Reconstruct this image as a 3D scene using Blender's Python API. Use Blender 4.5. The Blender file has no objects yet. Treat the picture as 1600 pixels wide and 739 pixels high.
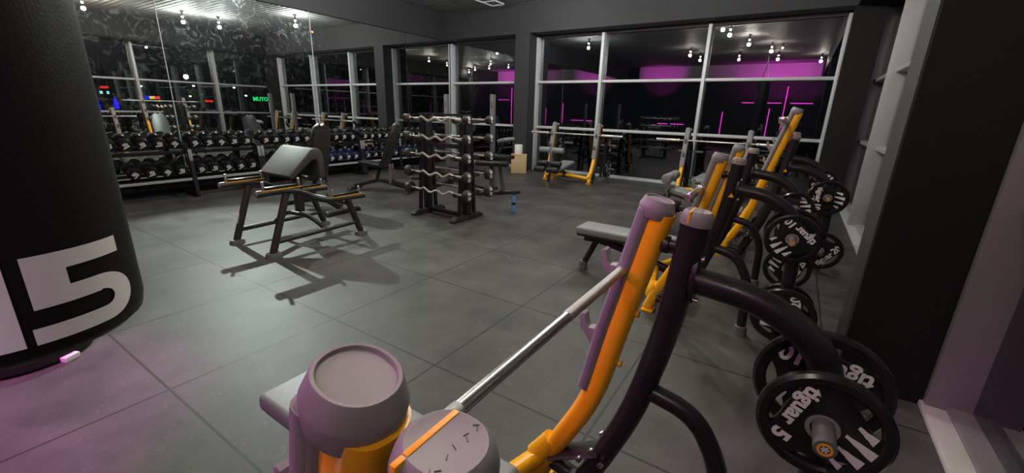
import bpy, bmesh, math, random
from mathutils import Vector, Matrix
random.seed(7)
R = math.radians
PI = math.pi
S = bpy.context.scene
COL = S.collection

# ------------------------------------------------------------------ camera
CAM_F, YAW, PITCH, ROLL, CAM_H = 657.4, 0.57647, 0.29186, 0.02744, 1.5
fw = Vector((-math.sin(YAW) * math.cos(PITCH), math.cos(YAW) * math.cos(PITCH), -math.sin(PITCH)))
rt = Vector((math.cos(YAW), math.sin(YAW), 0))
up = rt.cross(fw)
r2 = rt * math.cos(ROLL) + up * math.sin(ROLL)
u2 = -rt * math.sin(ROLL) + up * math.cos(ROLL)
cd = bpy.data.cameras.new('camera')
cam = bpy.data.objects.new('camera', cd)
COL.objects.link(cam)
m4 = Matrix((r2, u2, -fw)).transposed().to_4x4()
m4.translation = Vector((0, 0, CAM_H))
cam.matrix_world = m4
cd.sensor_width = 36
cd.lens = CAM_F / 1600 * 36
cd.clip_start = 0.02
cd.clip_end = 300
S.camera = cam

# ------------------------------------------------------------------ world and exposure
w = bpy.data.worlds.new('night')
S.world = w
w.use_nodes = True
w.node_tree.nodes['Background'].inputs[0].default_value = (0.10, 0.11, 0.16, 1)
w.node_tree.nodes['Background'].inputs[1].default_value = 0.035
vs = S.view_settings
vs.view_transform = 'Standard'
vs.look = 'None'
vs.gamma = 1
vs.exposure = 0.12
vs.use_curve_mapping = False

# ceiling lamps: bare bulbs hanging just under the ceiling (x, y, watts)
LAMPS = [(-2.05, 5.8, 115), (-2.1, 6.7, 50), (-1.76, 3.8, 95), (-3.9, 1.75, 42), (-3.85, 0.1, 12), (-2.45, -0.1, 16), (-1.25, 1.95, 62),
         (-0.95, 1.65, 0), (-1.15, -0.5, 42), (0.25, -1.7, 48), (-6.6, 5.0, 150), (-4.6, 7.6, 85)]  # right wall and back window lamps are added for brightness
LAMP_Z = 3.74


def add_light(kind, name, loc, energy, color, size=0.05, rot=None, sizey=None):
    ld = bpy.data.lights.new(name, kind)
    ld.energy = energy
    ld.color = color
    if kind == 'AREA':
        ld.size = size
        if sizey:
            ld.shape = 'RECTANGLE'
            ld.size_y = sizey
    else:
        ld.shadow_soft_size = size
    o = bpy.data.objects.new(name, ld)
    COL.objects.link(o)
    o.location = loc
    if rot:
        o.rotation_euler = rot
    return o


for i, (x, y, wt) in enumerate(LAMPS):
    if wt:
        add_light('POINT', 'bulb_light', (x, y, LAMP_Z - 0.1), wt, (1.0, 0.90, 0.76) if y < 5 else (0.93, 0.97, 0.95), 0.045)
# added floodlight standing in for lamp light off the mirrors, then the magenta spots


def spot(name, loc, aim, energy, color, cone, size=0.04, blend=0.5):
    o = add_light('SPOT', name, loc, energy, color, size)
    o.data.spot_size = R(cone)
    o.data.spot_blend = blend
    o.rotation_euler = (Vector(aim) - Vector(loc)).to_track_quat('-Z', 'Y').to_euler()
    return o


MAG = (1.0, 0.06, 0.80)
FLOODS = [((-8.36, 3.7, 3.46), (-4.6, 1.9, 0.0), 950, (0.85, 0.98, 0.93), 56, 0.035),
          ((0.0, -2.9, 2.6), (-0.3, -5.0, 3.55), 420, MAG, 80, 0.04), ((-1.2, -2.9, 2.6), (-1.4, -5.0, 3.55), 420, MAG, 80, 0.04),
          ((-2.5, -2.9, 2.6), (-2.6, -5.0, 3.55), 160, MAG, 80, 0.04), ((-6.6, -3.4, 2.75), (-6.6, -5.0, 3.5), 300, MAG, 80, 0.04),
          ((-2.9, -1.5, 3.5), (-2.95, -0.2, 0.0), 620, (1.0, 0.12, 0.85), 32, 0.06),
          ((-3.2, -0.9, 3.2), (-0.25, 0.9, 1.0), 250, (1.0, 0.20, 0.9), 25, 0.08), ((0.3, -3.2, 3.4), (-1.3, 0.1, 1.15), 170, (1.0, 0.55, 0.95), 13, 0.08)]  # last spot is added to light the bag number
for loc, aim, e_, c_, cone, sz in FLOODS:
    spot('spot_light', loc, aim, e_, c_, cone, sz)


# ------------------------------------------------------------------ materials
def mat(name, col, rough=0.5, metal=0.0, spec=0.5, bump=None, var=0.0, vscale=8.0, coat=0.0, em=None, ems=0.0):
    m = bpy.data.materials.new(name)
    m.use_nodes = True
    nt = m.node_tree
    b = nt.nodes['Principled BSDF']
    b.inputs['Base Color'].default_value = (*col, 1)
    b.inputs['Roughness'].default_value = rough
    b.inputs['Metallic'].default_value = metal
    b.inputs['Specular IOR Level'].default_value = spec
    b.inputs['Coat Weight'].default_value = coat
    b.inputs['Coat Roughness'].default_value = 0.15
    tc = nt.nodes.new('ShaderNodeTexCoord')
    if var:
        n = nt.nodes.new('ShaderNodeTexNoise')
        n.inputs['Scale'].default_value = vscale
        n.inputs['Detail'].default_value = 4
        nt.links.new(tc.outputs['Object'], n.inputs['Vector'])
        mx = nt.nodes.new('ShaderNodeMix')
        mx.data_type = 'RGBA'
        mx.inputs['A'].default_value = (*[c * (1 - var) for c in col], 1)
        mx.inputs['B'].default_value = (*[min(1, c * (1 + var)) for c in col], 1)
        nt.links.new(n.outputs['Fac'], mx.inputs['Factor'])
        nt.links.new(mx.outputs['Result'], b.inputs['Base Color'])
    if bump:
        n2 = nt.nodes.new('ShaderNodeTexNoise')
        n2.inputs['Scale'].default_value = bump[0]
        nt.links.new(tc.outputs['Object'], n2.inputs['Vector'])
        bp = nt.nodes.new('ShaderNodeBump')
        bp.inputs['Strength'].default_value = bump[1]
        bp.inputs['Distance'].default_value = 0.002
        nt.links.new(n2.outputs['Fac'], bp.inputs['Height'])
        nt.links.new(bp.outputs['Normal'], b.inputs['Normal'])
    if em:
        b.inputs['Emission Color'].default_value = (*em, 1)
        b.inputs['Emission Strength'].default_value = ems
    return m


M = {}
M['paint_dark'] = mat('charcoal wall paint', (0.040, 0.039, 0.040), 0.7, spec=0.3, var=0.12, vscale=3)
M['paint_black'] = mat('black wall paint', (0.010, 0.0095, 0.009), 0.62, spec=0.2, var=0.2, vscale=2)
M['paint_corner'] = mat('near black pillar paint', (0.016, 0.015, 0.0145), 0.7, spec=0.15, var=0.15, vscale=3)
M['alu_mid'] = mat('mid grey aluminium', (0.36, 0.35, 0.34), 0.45, 0.1, var=0.05)
M['paint_rear'] = mat('pale rear bulkhead paint', (0.45, 0.42, 0.45), 0.7, var=0.06)
M['alu'] = mat('pale powder coated aluminium', (0.60, 0.61, 0.61), 0.42, 0.1, var=0.05)
M['alu_grey'] = mat('grey powder coated aluminium', (0.20, 0.185, 0.19), 0.5, 0.1, var=0.05)
M['sill'] = mat('stone sill', (0.50, 0.49, 0.46), 0.45, var=0.12, vscale=20)
M['brown_trim'] = mat('brown head trim', (0.035, 0.022, 0.018), 0.6)
M['steel_dark'] = mat('satin black machine steel', (0.020, 0.0175, 0.020), 0.36, 0.25, coat=0.12, bump=(900, 0.05))
M['steel_brown'] = mat('anthracite machine steel', (0.045, 0.040, 0.038), 0.4, 0.3, var=0.1)
M['yellow'] = mat('yellow machine enamel', (1.0, 0.46, 0.010), 0.28, 0.0, coat=0.3)
M['shell'] = mat('grey moulded plastic', (0.24, 0.225, 0.225), 0.48, bump=(260, 0.03))
M['shell_dark'] = mat('darker grey plastic', (0.11, 0.105, 0.11), 0.5)
M['vinyl'] = mat('grey bench vinyl', (0.23, 0.235, 0.235), 0.5, bump=(500, 0.2), var=0.05)
M['vinyl_brown'] = mat('taupe bench vinyl', (0.062, 0.054, 0.048), 0.6, spec=0.35, bump=(500, 0.2), var=0.05)
M['vinyl_black'] = mat('black bench vinyl', (0.022, 0.021, 0.021), 0.42, bump=(500, 0.2))
M['chrome'] = mat('polished chrome', (0.80, 0.78, 0.75), 0.25, 1.0)
M['bar_steel'] = mat('brushed bar steel', (0.80, 0.74, 0.65), 0.34, 0.65)
M['rubber_brown'] = mat('dusty black rubber', (0.032, 0.028, 0.024), 0.45)
M['knurl'] = mat('knurled steel', (0.52, 0.51, 0.50), 0.38, 0.85, bump=(2500, 0.5))
M['rubber'] = mat('black rubber', (0.012, 0.0115, 0.012), 0.22, bump=(800, 0.04))
M['rubber_blue'] = mat('navy rubber', (0.014, 0.022, 0.060), 0.3)
M['foot'] = mat('grey rubber foot', (0.13, 0.125, 0.12), 0.6)
M['white'] = mat('white print', (0.80, 0.78, 0.78), 0.5)
M['orange'] = mat('orange print', (1.0, 0.42, 0.02), 0.4)
M['red'] = mat('red print', (0.6, 0.03, 0.02), 0.4)
M['wood'] = mat('pale plywood', (0.55, 0.38, 0.20), 0.6, var=0.18, vscale=6)
M['paper'] = mat('white paper roll', (0.85, 0.83, 0.78), 0.8)
M['leather'] = mat('black bag leather', (0.009, 0.0085, 0.0085), 0.5, spec=0.25, bump=(160, 0.3))
M['asphalt'] = mat('asphalt', (0.03, 0.03, 0.032), 0.8, var=0.3)
M['leaf'] = mat('leaves', (0.05, 0.11, 0.03), 0.6, var=0.4)
M['bark'] = mat('bark', (0.06, 0.045, 0.03), 0.9)
M['lamp_metal'] = mat('black lamp metal', (0.02, 0.02, 0.02), 0.4, 0.4)


def emit(name, col, s):
    return mat(name, tuple(c * 0.5 for c in col), 0.5, em=col, ems=s)


M['bulb'] = emit('lit bulb', (1.0, 0.95, 0.8), 60)
M['mag_tube'] = emit('magenta led', (1.0, 0.06, 0.75), 3.5)
M['mag_dim'] = emit('dim magenta led', (1.0, 0.06, 0.6), 3)
M['red_led'] = emit('red led', (1.0, 0.12, 0.03), 18)
M['s_red'] = emit('red sign light', (1, 0.02, 0.02), 2.2)
M['s_blue'] = emit('blue sign light', (0.01, 0.01, 1), 2.2)
M['s_green'] = emit('green sign light', (0.02, 1, 0.25), 1.6)
M['s_cyan'] = emit('cyan sign light', (0.35, 1, 1), 2.0)
M['s_yellow'] = emit('yellow sign light', (1, 0.8, 0.15), 1.6)
M['s_white'] = emit('street lamp glow', (0.95, 1, 0.85), 12)
M['s_white_dim'] = emit('billboard white', (0.8, 0.75, 0.8), 0.8)
M['board'] = emit('billboard glow', (0.25, 0.6, 0.55), 0.9)


def floor_material():
    m = bpy.data.materials.new('rubber floor tiles')
    m.use_nodes = True
    nt = m.node_tree
    N, L = nt.nodes, nt.links
    b = N['Principled BSDF']
    b.inputs['Specular IOR Level'].default_value = 0.32
    tc = N.new('ShaderNodeTexCoord')
    sep = N.new('ShaderNodeSeparateXYZ')
    L.new(tc.outputs['Object'], sep.inputs[0])

    def math_(op, a, bb=None, c=None):
        n = N.new('ShaderNodeMath')
        n.operation = op
        for i, v in enumerate((a, bb, c)):
            if v is None:
                continue
            if isinstance(v, (int, float)):
                n.inputs[i].default_value = v
            else:
                L.new(v, n.inputs[i])
        return n.outputs[0]

    def seam(out, phase):
        s = math_('ADD', out, -phase + 100.0)
        f = math_('FRACT', s)
        d = math_('ABSOLUTE', math_('SUBTRACT', f, 0.5))
        d = math_('SUBTRACT', 0.5, d)           # distance to the seam
        return math_('LESS_THAN', d, 0.0068)
    sx = seam(sep.outputs[0], -0.59)
    sy = seam(sep.outputs[1], 0.62)
    sm = math_('MAXIMUM', sx, sy)
    n1 = N.new('ShaderNodeTexNoise')
    n1.inputs['Scale'].default_value = 2.4
    n1.inputs['Detail'].default_value = 6
    n1.inputs['Roughness'].default_value = 0.6
    L.new(tc.outputs['Object'], n1.inputs['Vector'])
    cr = N.new('ShaderNodeValToRGB')
    cr.color_ramp.elements[0].position = 0.3
    cr.color_ramp.elements[0].color = (0.040, 0.0375, 0.0345, 1)
    cr.color_ramp.elements[1].position = 0.72
    cr.color_ramp.elements[1].color = (0.098, 0.092, 0.083, 1)
    L.new(n1.outputs['Fac'], cr.inputs['Fac'])
    # chalky scuff rings and scratches
    mp = N.new('ShaderNodeMapping')
    mp.inputs['Scale'].default_value = (1.0, 2.2, 1)
    mp.inputs['Rotation'].default_value = (0, 0, 0.5)
    L.new(tc.outputs['Object'], mp.inputs['Vector'])
    n3 = N.new('ShaderNodeTexNoise')
    n3.inputs['Scale'].default_value = 2.6
    n3.inputs['Detail'].default_value = 2
    n3.inputs['Distortion'].default_value = 2.5
    L.new(mp.outputs[0], n3.inputs['Vector'])
    line = math_('LESS_THAN', math_('ABSOLUTE', math_('SUBTRACT', n3.outputs['Fac'], 0.60)), 0.0035)
    n4 = N.new('ShaderNodeTexNoise')
    n4.inputs['Scale'].default_value = 9
    L.new(tc.outputs['Object'], n4.inputs['Vector'])
    lm = math_('MULTIPLY', line, math_('GREATER_THAN', n4.outputs['Fac'], 0.50))
    mx0 = N.new('ShaderNodeMix')
    mx0.data_type = 'RGBA'
    L.new(math_('MULTIPLY', lm, 0.6), mx0.inputs['Factor'])
    L.new(cr.outputs['Color'], mx0.inputs['A'])
    mx0.inputs['B'].default_value = (0.17, 0.16, 0.145, 1)
    mx = N.new('ShaderNodeMix')
    mx.data_type = 'RGBA'
    L.new(math_('MULTIPLY', sm, 0.85), mx.inputs['Factor'])
    L.new(mx0.outputs['Result'], mx.inputs['A'])
    mx.inputs['B'].default_value = (0.012, 0.010, 0.009, 1)
    L.new(mx.outputs['Result'], b.inputs['Base Color'])
    rr = N.new('ShaderNodeMapRange')
    rr.inputs['To Min'].default_value = 0.42
    rr.inputs['To Max'].default_value = 0.62
    L.new(n1.outputs['Fac'], rr.inputs['Value'])
    L.new(rr.outputs[0], b.inputs['Roughness'])
    n2 = N.new('ShaderNodeTexNoise')
    n2.inputs['Scale'].default_value = 240
    L.new(tc.outputs['Object'], n2.inputs['Vector'])
    bp = N.new('ShaderNodeBump')
    bp.inputs['Strength'].default_value = 0.25
    bp.inputs['Distance'].default_value = 0.002
    L.new(math_('SUBTRACT', n2.outputs['Fac'], math_('MULTIPLY', sm, 2.0)), bp.inputs['Height'])
    L.new(bp.outputs['Normal'], b.inputs['Normal'])
    return m


def ceiling_material():
    m = bpy.data.materials.new('ribbed metal ceiling')
    m.use_nodes = True
    nt = m.node_tree
    N, L = nt.nodes, nt.links
    b = N['Principled BSDF']
    b.inputs['Roughness'].default_value = 0.55
    tc = N.new('ShaderNodeTexCoord')
    wv = N.new('ShaderNodeTexWave')
    wv.bands_direction = 'Y'
    wv.inputs['Scale'].default_value = 2.2
    wv.inputs['Distortion'].default_value = 0.0
    L.new(tc.outputs['Object'], wv.inputs['Vector'])
    n = N.new('ShaderNodeTexNoise')
    n.inputs['Scale'].default_value = 3
    L.new(tc.outputs['Object'], n.inputs['Vector'])
    cr = N.new('ShaderNodeValToRGB')
    cr.color_ramp.elements[0].color = (0.13, 0.13, 0.125, 1)
    cr.color_ramp.elements[1].color = (0.24, 0.235, 0.225, 1)
    L.new(n.outputs['Fac'], cr.inputs['Fac'])
    L.new(cr.outputs['Color'], b.inputs['Base Color'])
    bp = N.new('ShaderNodeBump')
    bp.inputs['Strength'].default_value = 0.9
    bp.inputs['Distance'].default_value = 0.03
    L.new(wv.outputs['Fac'], bp.inputs['Height'])
    L.new(bp.outputs['Normal'], b.inputs['Normal'])
    return m


def glass_material():
    m = bpy.data.materials.new('window glass')
    m.use_nodes = True
    nt = m.node_tree
    N, L = nt.nodes, nt.links
    N.remove(N['Principled BSDF'])
    out = N['Material Output']
    t = N.new('ShaderNodeBsdfTransparent')
    t.inputs[0].default_value = (0.72, 0.75, 0.75, 1)
    g = N.new('ShaderNodeBsdfGlossy')
    g.inputs['Roughness'].default_value = 0.004
    g.inputs['Color'].default_value = (0.95, 0.96, 1.0, 1)
    fr = N.new('ShaderNodeFresnel')
    fr.inputs['IOR'].default_value = 1.55
    ad = N.new('ShaderNodeMath')
    ad.operation = 'ADD'
    ad.use_clamp = True
    ad.inputs[1].default_value = 0.10
    L.new(fr.outputs[0], ad.inputs[0])
    mx = N.new('ShaderNodeMixShader')
    L.new(ad.outputs[0], mx.inputs[0])
    L.new(t.outputs[0], mx.inputs[1])
    L.new(g.outputs[0], mx.inputs[2])
    L.new(mx.outputs[0], out.inputs[0])
    return m


def mirror_material():
    m = bpy.data.materials.new('smudged wall mirror')
    m.use_nodes = True
    nt = m.node_tree
    N, L = nt.nodes, nt.links
    N.remove(N['Principled BSDF'])
    out = N['Material Output']
    g = N.new('ShaderNodeBsdfGlossy')
    g.inputs['Roughness'].default_value = 0.0
    g.inputs['Color'].default_value = (0.80, 0.83, 0.80, 1)
    g2 = N.new('ShaderNodeBsdfGlossy')
    g2.inputs['Roughness'].default_value = 0.28
    g2.inputs['Color'].default_value = (0.7, 0.75, 0.75, 1)
    tc = N.new('ShaderNodeTexCoord')
    n = N.new('ShaderNodeTexNoise')
    n.inputs['Scale'].default_value = 5
    n.inputs['Detail'].default_value = 3
    n.inputs['Distortion'].default_value = 3
    L.new(tc.outputs['Object'], n.inputs['Vector'])
    mr = N.new('ShaderNodeMapRange')
    mr.inputs['From Min'].default_value = 0.52
    mr.inputs['From Max'].default_value = 0.72
    mr.inputs['To Min'].default_value = 0.01
    mr.inputs['To Max'].default_value = 0.075
    L.new(n.outputs['Fac'], mr.inputs['Value'])
    mx = N.new('ShaderNodeMixShader')
    L.new(mr.outputs[0], mx.inputs[0])
    L.new(g.outputs[0], mx.inputs[1])
    L.new(g2.outputs[0], mx.inputs[2])
    L.new(mx.outputs[0], out.inputs[0])
    return m


def bottle_material():
    m = bpy.data.materials.new('blue bottle plastic')
    m.use_nodes = True
    b = m.node_tree.nodes['Principled BSDF']
    b.inputs['Base Color'].default_value = (0.30, 0.52, 0.95, 1)
    b.inputs['Transmission Weight'].default_value = 0.55
    b.inputs['Roughness'].default_value = 0.08
    b.inputs['IOR'].default_value = 1.2
    return m


M['floor'] = floor_material()
M['ceiling'] = ceiling_material()
M['glass'] = glass_material()
M['mirror'] = mirror_material()
M['bottle'] = bottle_material()


# ------------------------------------------------------------------ mesh helpers
def V(*a):
    return Vector(a)


def rounded(pts, rad, n=6):
    """path with its inner corners replaced by arcs"""
    pts = [Vector(p) for p in pts]
    out = [pts[0]]
    for i in range(1, len(pts) - 1):
        a, b, c = pts[i - 1], pts[i], pts[i + 1]
        d1, d2 = (a - b), (c - b)
        l = min(rad, d1.length * 0.48, d2.length * 0.48)
        p, q = b + d1.normalized() * l, b + d2.normalized() * l
        for k in range(n + 1):
            t = k / n
            out.append(p * (1 - t) ** 2 + b * 2 * t * (1 - t) + q * t * t)
    out.append(pts[-1])
    return out


class MB:
    def __init__(self):
        self.bm = bmesh.new()

    def _merge(self, tb, mtx=None):
        if mtx is not None:
            bmesh.ops.transform(tb, matrix=mtx, verts=tb.verts)
        me = bpy.data.meshes.new('tmp')
        tb.to_mesh(me)
        tb.free()
        self.bm.from_mesh(me)
        bpy.data.meshes.remove(me)

    def box(self, lo, hi, bev=0.0, mtx=None, seg=2):
        tb = bmesh.new()
        bmesh.ops.create_cube(tb, size=1)
        lo, hi = Vector(lo), Vector(hi)
        for v in tb.verts:
            v.co = Vector([(lo[k] + hi[k]) / 2 + v.co[k] * (hi[k] - lo[k]) for k in range(3)])
        if bev:
            bmesh.ops.bevel(tb, geom=list(tb.edges), offset=bev, segments=seg, affect='EDGES', profile=0.5)
        self._merge(tb, mtx)
        return self

    def tube(self, path, r, seg=16, ry=None, upv=(0, 0, 1), power=2.0, rs=None, straight=False):
        """sweep an oval along a path; rs gives a scale per path point"""
        path = [Vector(p) for p in path]
        ry = ry or r
        tb = bmesh.new()
        rings = []
        n = len(path)
        ref = Vector(upv)
        for i, p in enumerate(path):
            t = (path[n // 2] - path[0]).normalized() if straight else (path[min(i + 1, n - 1)] - path[max(i - 1, 0)]).normalized()
            a = ref - t * ref.dot(t)
            if a.length < 1e-3:
                a = Vector((1, 0, 0)) - t * t.x
                if a.length < 1e-3:
                    a = Vector((0, 1, 0)) - t * t.y
            a.normalize()
            ref = a if upv == (0, 0, 1) else Vector(upv)
            b = t.cross(a)
            s = rs[i] if rs else 1.0
            ring = []
            for k in range(seg):
                an = 2 * PI * k / seg
                c, sn = math.cos(an), math.sin(an)
                c2 = math.copysign(abs(c) ** (2 / power), c)
                s2 = math.copysign(abs(sn) ** (2 / power), sn)
                ring.append(tb.verts.new(p + a * c2 * r * s + b * s2 * ry * s))
            rings.append(ring)
        for i in range(n - 1):
            for k in range(seg):
                tb.faces.new((rings[i][k], rings[i][(k + 1) % seg], rings[i + 1][(k + 1) % seg], rings[i + 1][k]))
        tb.faces.new(list(reversed(rings[0])))
        tb.faces.new(rings[-1])
        self._merge(tb)
        return self

    def cyl(self, a, b, r, seg=20, r2=None, bev=0.0):
        a, b = Vector(a), Vector(b)
        d = (b - a).normalized()
        if bev:
            pts = [a, a + d * bev * 0.3, a + d * bev, b - d * bev, b - d * bev * 0.3, b]
            f = lambda x: (x - bev) / x
            rs = [f(r), (r - bev * 0.3) / r, 1, 1, (r - bev * 0.3) / r, f(r)]
            return self.tube(pts, r, seg, rs=rs)
        return self.tube([a, b], r, seg, rs=[1, (r2 / r) if r2 else 1])

    def lathe(self, prof, seg=24, axis='Z', at=(0, 0, 0), closed=False):
        tb = bmesh.new()
        rings = []
        at = Vector(at)
        for (r, z) in prof:
            ring = []
            for k in range(seg):
                an = 2 * PI * k / seg
                c, s = math.cos(an) * max(r, 1e-5), math.sin(an) * max(r, 1e-5)
                co = {'Z': (c, s, z), 'Y': (c, z, s), 'X': (z, c, s)}[axis]
                ring.append(tb.verts.new(at + Vector(co)))
            rings.append(ring)
        m = len(rings)
        rng = range(m) if closed else range(m - 1)
        for i in rng:
            j = (i + 1) % m
            for k in range(seg):
                tb.faces.new((rings[i][k], rings[i][(k + 1) % seg], rings[j][(k + 1) % seg], rings[j][k]))
        if not closed:
            tb.faces.new(rings[0])
            tb.faces.new(rings[-1])
        bmesh.ops.recalc_face_normals(tb, faces=tb.faces)
        self._merge(tb)
        return self

    def prism(self, pts2, lo, hi, axis='Y', bev=0.0, mtx=None):
        """extrude a 2D outline; axis Y: pts are (x, z)"""
        tb = bmesh.new()

        def co(p, h):
            return {'Y': (p[0], h, p[1]), 'Z': (p[0], p[1], h), 'X': (h, p[0], p[1])}[axis]
        a = [tb.verts.new(co(p, lo)) for p in pts2]
        b = [tb.verts.new(co(p, hi)) for p in pts2]
        n = len(a)
        f1 = tb.faces.new(a)
        f2 = tb.faces.new(b)
        for k in range(n):
            tb.faces.new((a[k], a[(k + 1) % n], b[(k + 1) % n], b[k]))
        bmesh.ops.recalc_face_normals(tb, faces=tb.faces)
        if bev:
            es = [e for e in tb.edges if (f1 in e.link_faces or f2 in e.link_faces)]
            bmesh.ops.bevel(tb, geom=es, offset=bev, segments=2, affect='EDGES', profile=0.5)
        self._merge(tb, mtx)
        return self

    def xf(self, mtx):
        bmesh.ops.transform(self.bm, matrix=mtx, verts=self.bm.verts)
        return self

    def build(self, name, m, parent=None, smooth=True):
        bm = self.bm
        bmesh.ops.recalc_face_normals(bm, faces=bm.faces)
        for f in bm.faces:
            f.smooth = smooth
        if smooth:
            for e in bm.edges:
                if len(e.link_faces) == 2 and e.calc_face_angle(0) > R(38):
                    e.smooth = False
        me = bpy.data.meshes.new(name)
        bm.to_mesh(me)
        bm.free()
        me.materials.append(M[m] if isinstance(m, str) else m)
        o = bpy.data.objects.new(name, me)
        COL.objects.link(o)
        if parent:
            o.parent = parent
        return o


def text_mb(s, size, depth=0.001, fat=0.0, align='CENTER', spacing=1.0):
    """letters lying in local x (reading) / y (up), thickness along z"""
    c = bpy.data.curves.new('letters', 'FONT')
    c.body = s
    c.size = size
    c.extrude = depth
    c.offset = fat
    c.align_x = align
    c.align_y = 'CENTER'
    c.resolution_u = 3
    c.space_character = spacing
    o = bpy.data.objects.new('letters', c)
    COL.objects.link(o)
    dg = bpy.context.evaluated_depsgraph_get()
    me = bpy.data.meshes.new_from_object(o.evaluated_get(dg))
    b = MB()
    b.bm.from_mesh(me)
    bpy.data.objects.remove(o)
    bpy.data.curves.remove(c)
    bpy.data.meshes.remove(me)
    return b


def tag(o, label, cat, group=None):
    o['label'] = label
    o['category'] = cat
    if group:
        o['group'] = group
    return o


def thing(name, label, cat, loc=(0, 0, 0), rz=0.0, group=None):
    o = bpy.data.objects.new(name, None)
    o.empty_display_size = 0.1
    COL.objects.link(o)
    o.location = loc
    o.rotation_euler = (0, 0, rz)
    return tag(o, label, cat, group)


def struct(o):
    o['kind'] = 'structure'
    return o


def kids(o, table):
    return table.get(o, [])


def copy_tree(o, parent=None):
    c = o.copy()
    COL.objects.link(c)
    if parent:
        c.parent = parent
    for ch in [x for x in COL.objects if x.parent == o]:
        copy_tree(ch, c)
    return c


def family(o):
    """snapshot (object, children) recursively so copies are cheap"""
    return (o, [family(x) for x in COL.objects if x.parent == o])


def clone(fam, parent=None):
    c = fam[0].copy()
    COL.objects.link(c)
    if parent:
        c.parent = parent
    for f in fam[1]:
        clone(f, c)
    return c


ORD = ['first', 'second', 'third', 'fourth', 'fifth', 'sixth', 'seventh', 'eighth', 'ninth', 'tenth', 'eleventh', 'twelfth',
       'thirteenth', 'fourteenth', 'fifteenth', 'sixteenth', 'seventeenth', 'eighteenth', 'nineteenth', 'twentieth']

# ------------------------------------------------------------------ the room
XM, YB, XR, YG, HZ, CZ = -8.55, 9.37, 0.83, 9.85, 3.27, 3.93
YREAR = -5.0
struct(MB().box((-8.9, YREAR - 0.2, -0.12), (1.35, 10.1, 0.0)).build('floor', 'floor', smooth=False))
struct(MB().box((-8.9, YREAR - 0.2, CZ), (1.35, 10.1, CZ + 0.1)).build('ceiling', 'ceiling', smooth=False))
# left wall behind the mirrors
struct(MB().box((-8.8, YREAR, 0), (XM - 0.03, YG + 0.15, CZ)).build('wall_left', 'paint_dark', smooth=False))
b = MB().box((XM - 0.03, YREAR, HZ), (XM + 0.05, YB, CZ))
struct(b.build('trim_1', 'paint_dark', smooth=False))
# back wall: bulkhead over the windows, pier, corner pillar, closing pieces
b = MB().box((-8.8, YB, HZ), (0.45, YG + 0.15, CZ))
b.box((-6.15, YB, 0), (-5.74, YG + 0.15, HZ))
struct(b.build('wall_back', 'paint_dark', smooth=False))
struct(MB().box((0.42, YB + 0.05, 0), (XR + 0.02, YG + 0.15, HZ)).build('trim_8', 'paint_corner', smooth=False))
b = MB().box((-8.55, YG - 0.04, HZ - 0.07), (-6.15, YG + 0.05, HZ)).box((-5.74, YG - 0.04, HZ - 0.07), (0.42, YG + 0.05, HZ))
struct(b.build('trim_2', 'brown_trim', smooth=False))
# right wall: bulkhead and solid stretches
b = MB().box((0.45, YREAR, HZ), (1.3, YG + 0.15, CZ))
b.box((0.45, 2.9, 0), (1.3, 3.27, HZ), 0.004)
b.box((XR, YREAR, 0), (1.3, -1.6, HZ))
struct(b.build('wall_right', 'paint_black', smooth=False))
struct(MB().box((0.443, 2.91, 0), (0.4515, 3.26, HZ)).build('lit_column_face', 'paint_dark', smooth=False))  # lighter plate paints the column's left face as lit
struct(MB().box((XM - 0.03, YREAR, 0), (XM + 0.01, YG - 0.17, 0.295), 0.004).build('added_baseboard_left', 'paint_black', smooth=False))  # black board added to keep the strip under the racks dark
# rear wall
struct(MB().box((-8.8, YREAR - 0.15, 0), (1.3, YREAR, 3.15)).build('wall_rear', 'paint_black', smooth=False))
struct(MB().box((-7.9, YREAR - 0.1, 3.15), (0.42, YREAR + 0.02, CZ)).build('trim_3', 'paint_rear', smooth=False))
struct(MB().box((-8.8, YREAR - 0.1, 3.15), (-7.9, YREAR + 0.0, CZ)).box((0.42, YREAR - 0.1, 3.15), (1.3, YREAR, CZ)).build('trim_4', 'paint_black', smooth=False))


def window(name, lo, hi, mulls, z0, z1, transoms, axis, m='alu', depth=0.15, wide=0.05, jambs=(True, True), sill=None, jw=0.05):
    """glazed bay; axis 'X' runs along the back wall at YG, axis 'Y' along the right wall"""
    fr = MB()

    def bx(a0, a1, za, zb, d0, d1, bev=0.004):
        if axis == 'X':
            fr.box((a0, YG - d0, za), (a1, YG + d1, zb), bev)
        else:
            fr.box((1.02 - d0, a0, za), (1.02 + d1, a1, zb), bev)
    edges = [lo] + mulls + [hi]
    for i, a in enumerate(edges):
        if i == 0:
            if jambs[0]:
                bx(a, a + jw, z0, z1, depth, 0.03)
        elif i == len(edges) - 1:
            if jambs[1]:
                bx(a - jw, a, z0, z1, depth, 0.03)
        else:
            bx(a - wide / 2, a + wide / 2, z0, z1, depth, 0.03)
    td = min(depth, 0.10)
    for z in transoms:
        bx(lo, hi, z - 0.028, z + 0.028, td, 0.028)
    bx(lo, hi, z0, z0 + 0.06, td, 0.028)
    root = struct(fr.build(name, m))
    zs = [z0 + 0.03] + transoms + [z1]
    for i in range(len(edges) - 1):
        for j in range(len(zs) - 1):
            g = MB()
            a0, a1, za, zb = edges[i] + 0.005, edges[i + 1] - 0.005, zs[j], zs[j + 1]
            if axis == 'X':
                g.box((a0, YG - 0.006, za), (a1, YG + 0.006, zb))
            else:
                g.box((1.02 - 0.006, a0, za), (1.02 + 0.006, a1, zb))
            g.build('window_pane', 'glass', root, smooth=False)
    if sill:
        MB().box(*sill, 0.006).build('window_sill', 'sill', root)
    return root


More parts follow.
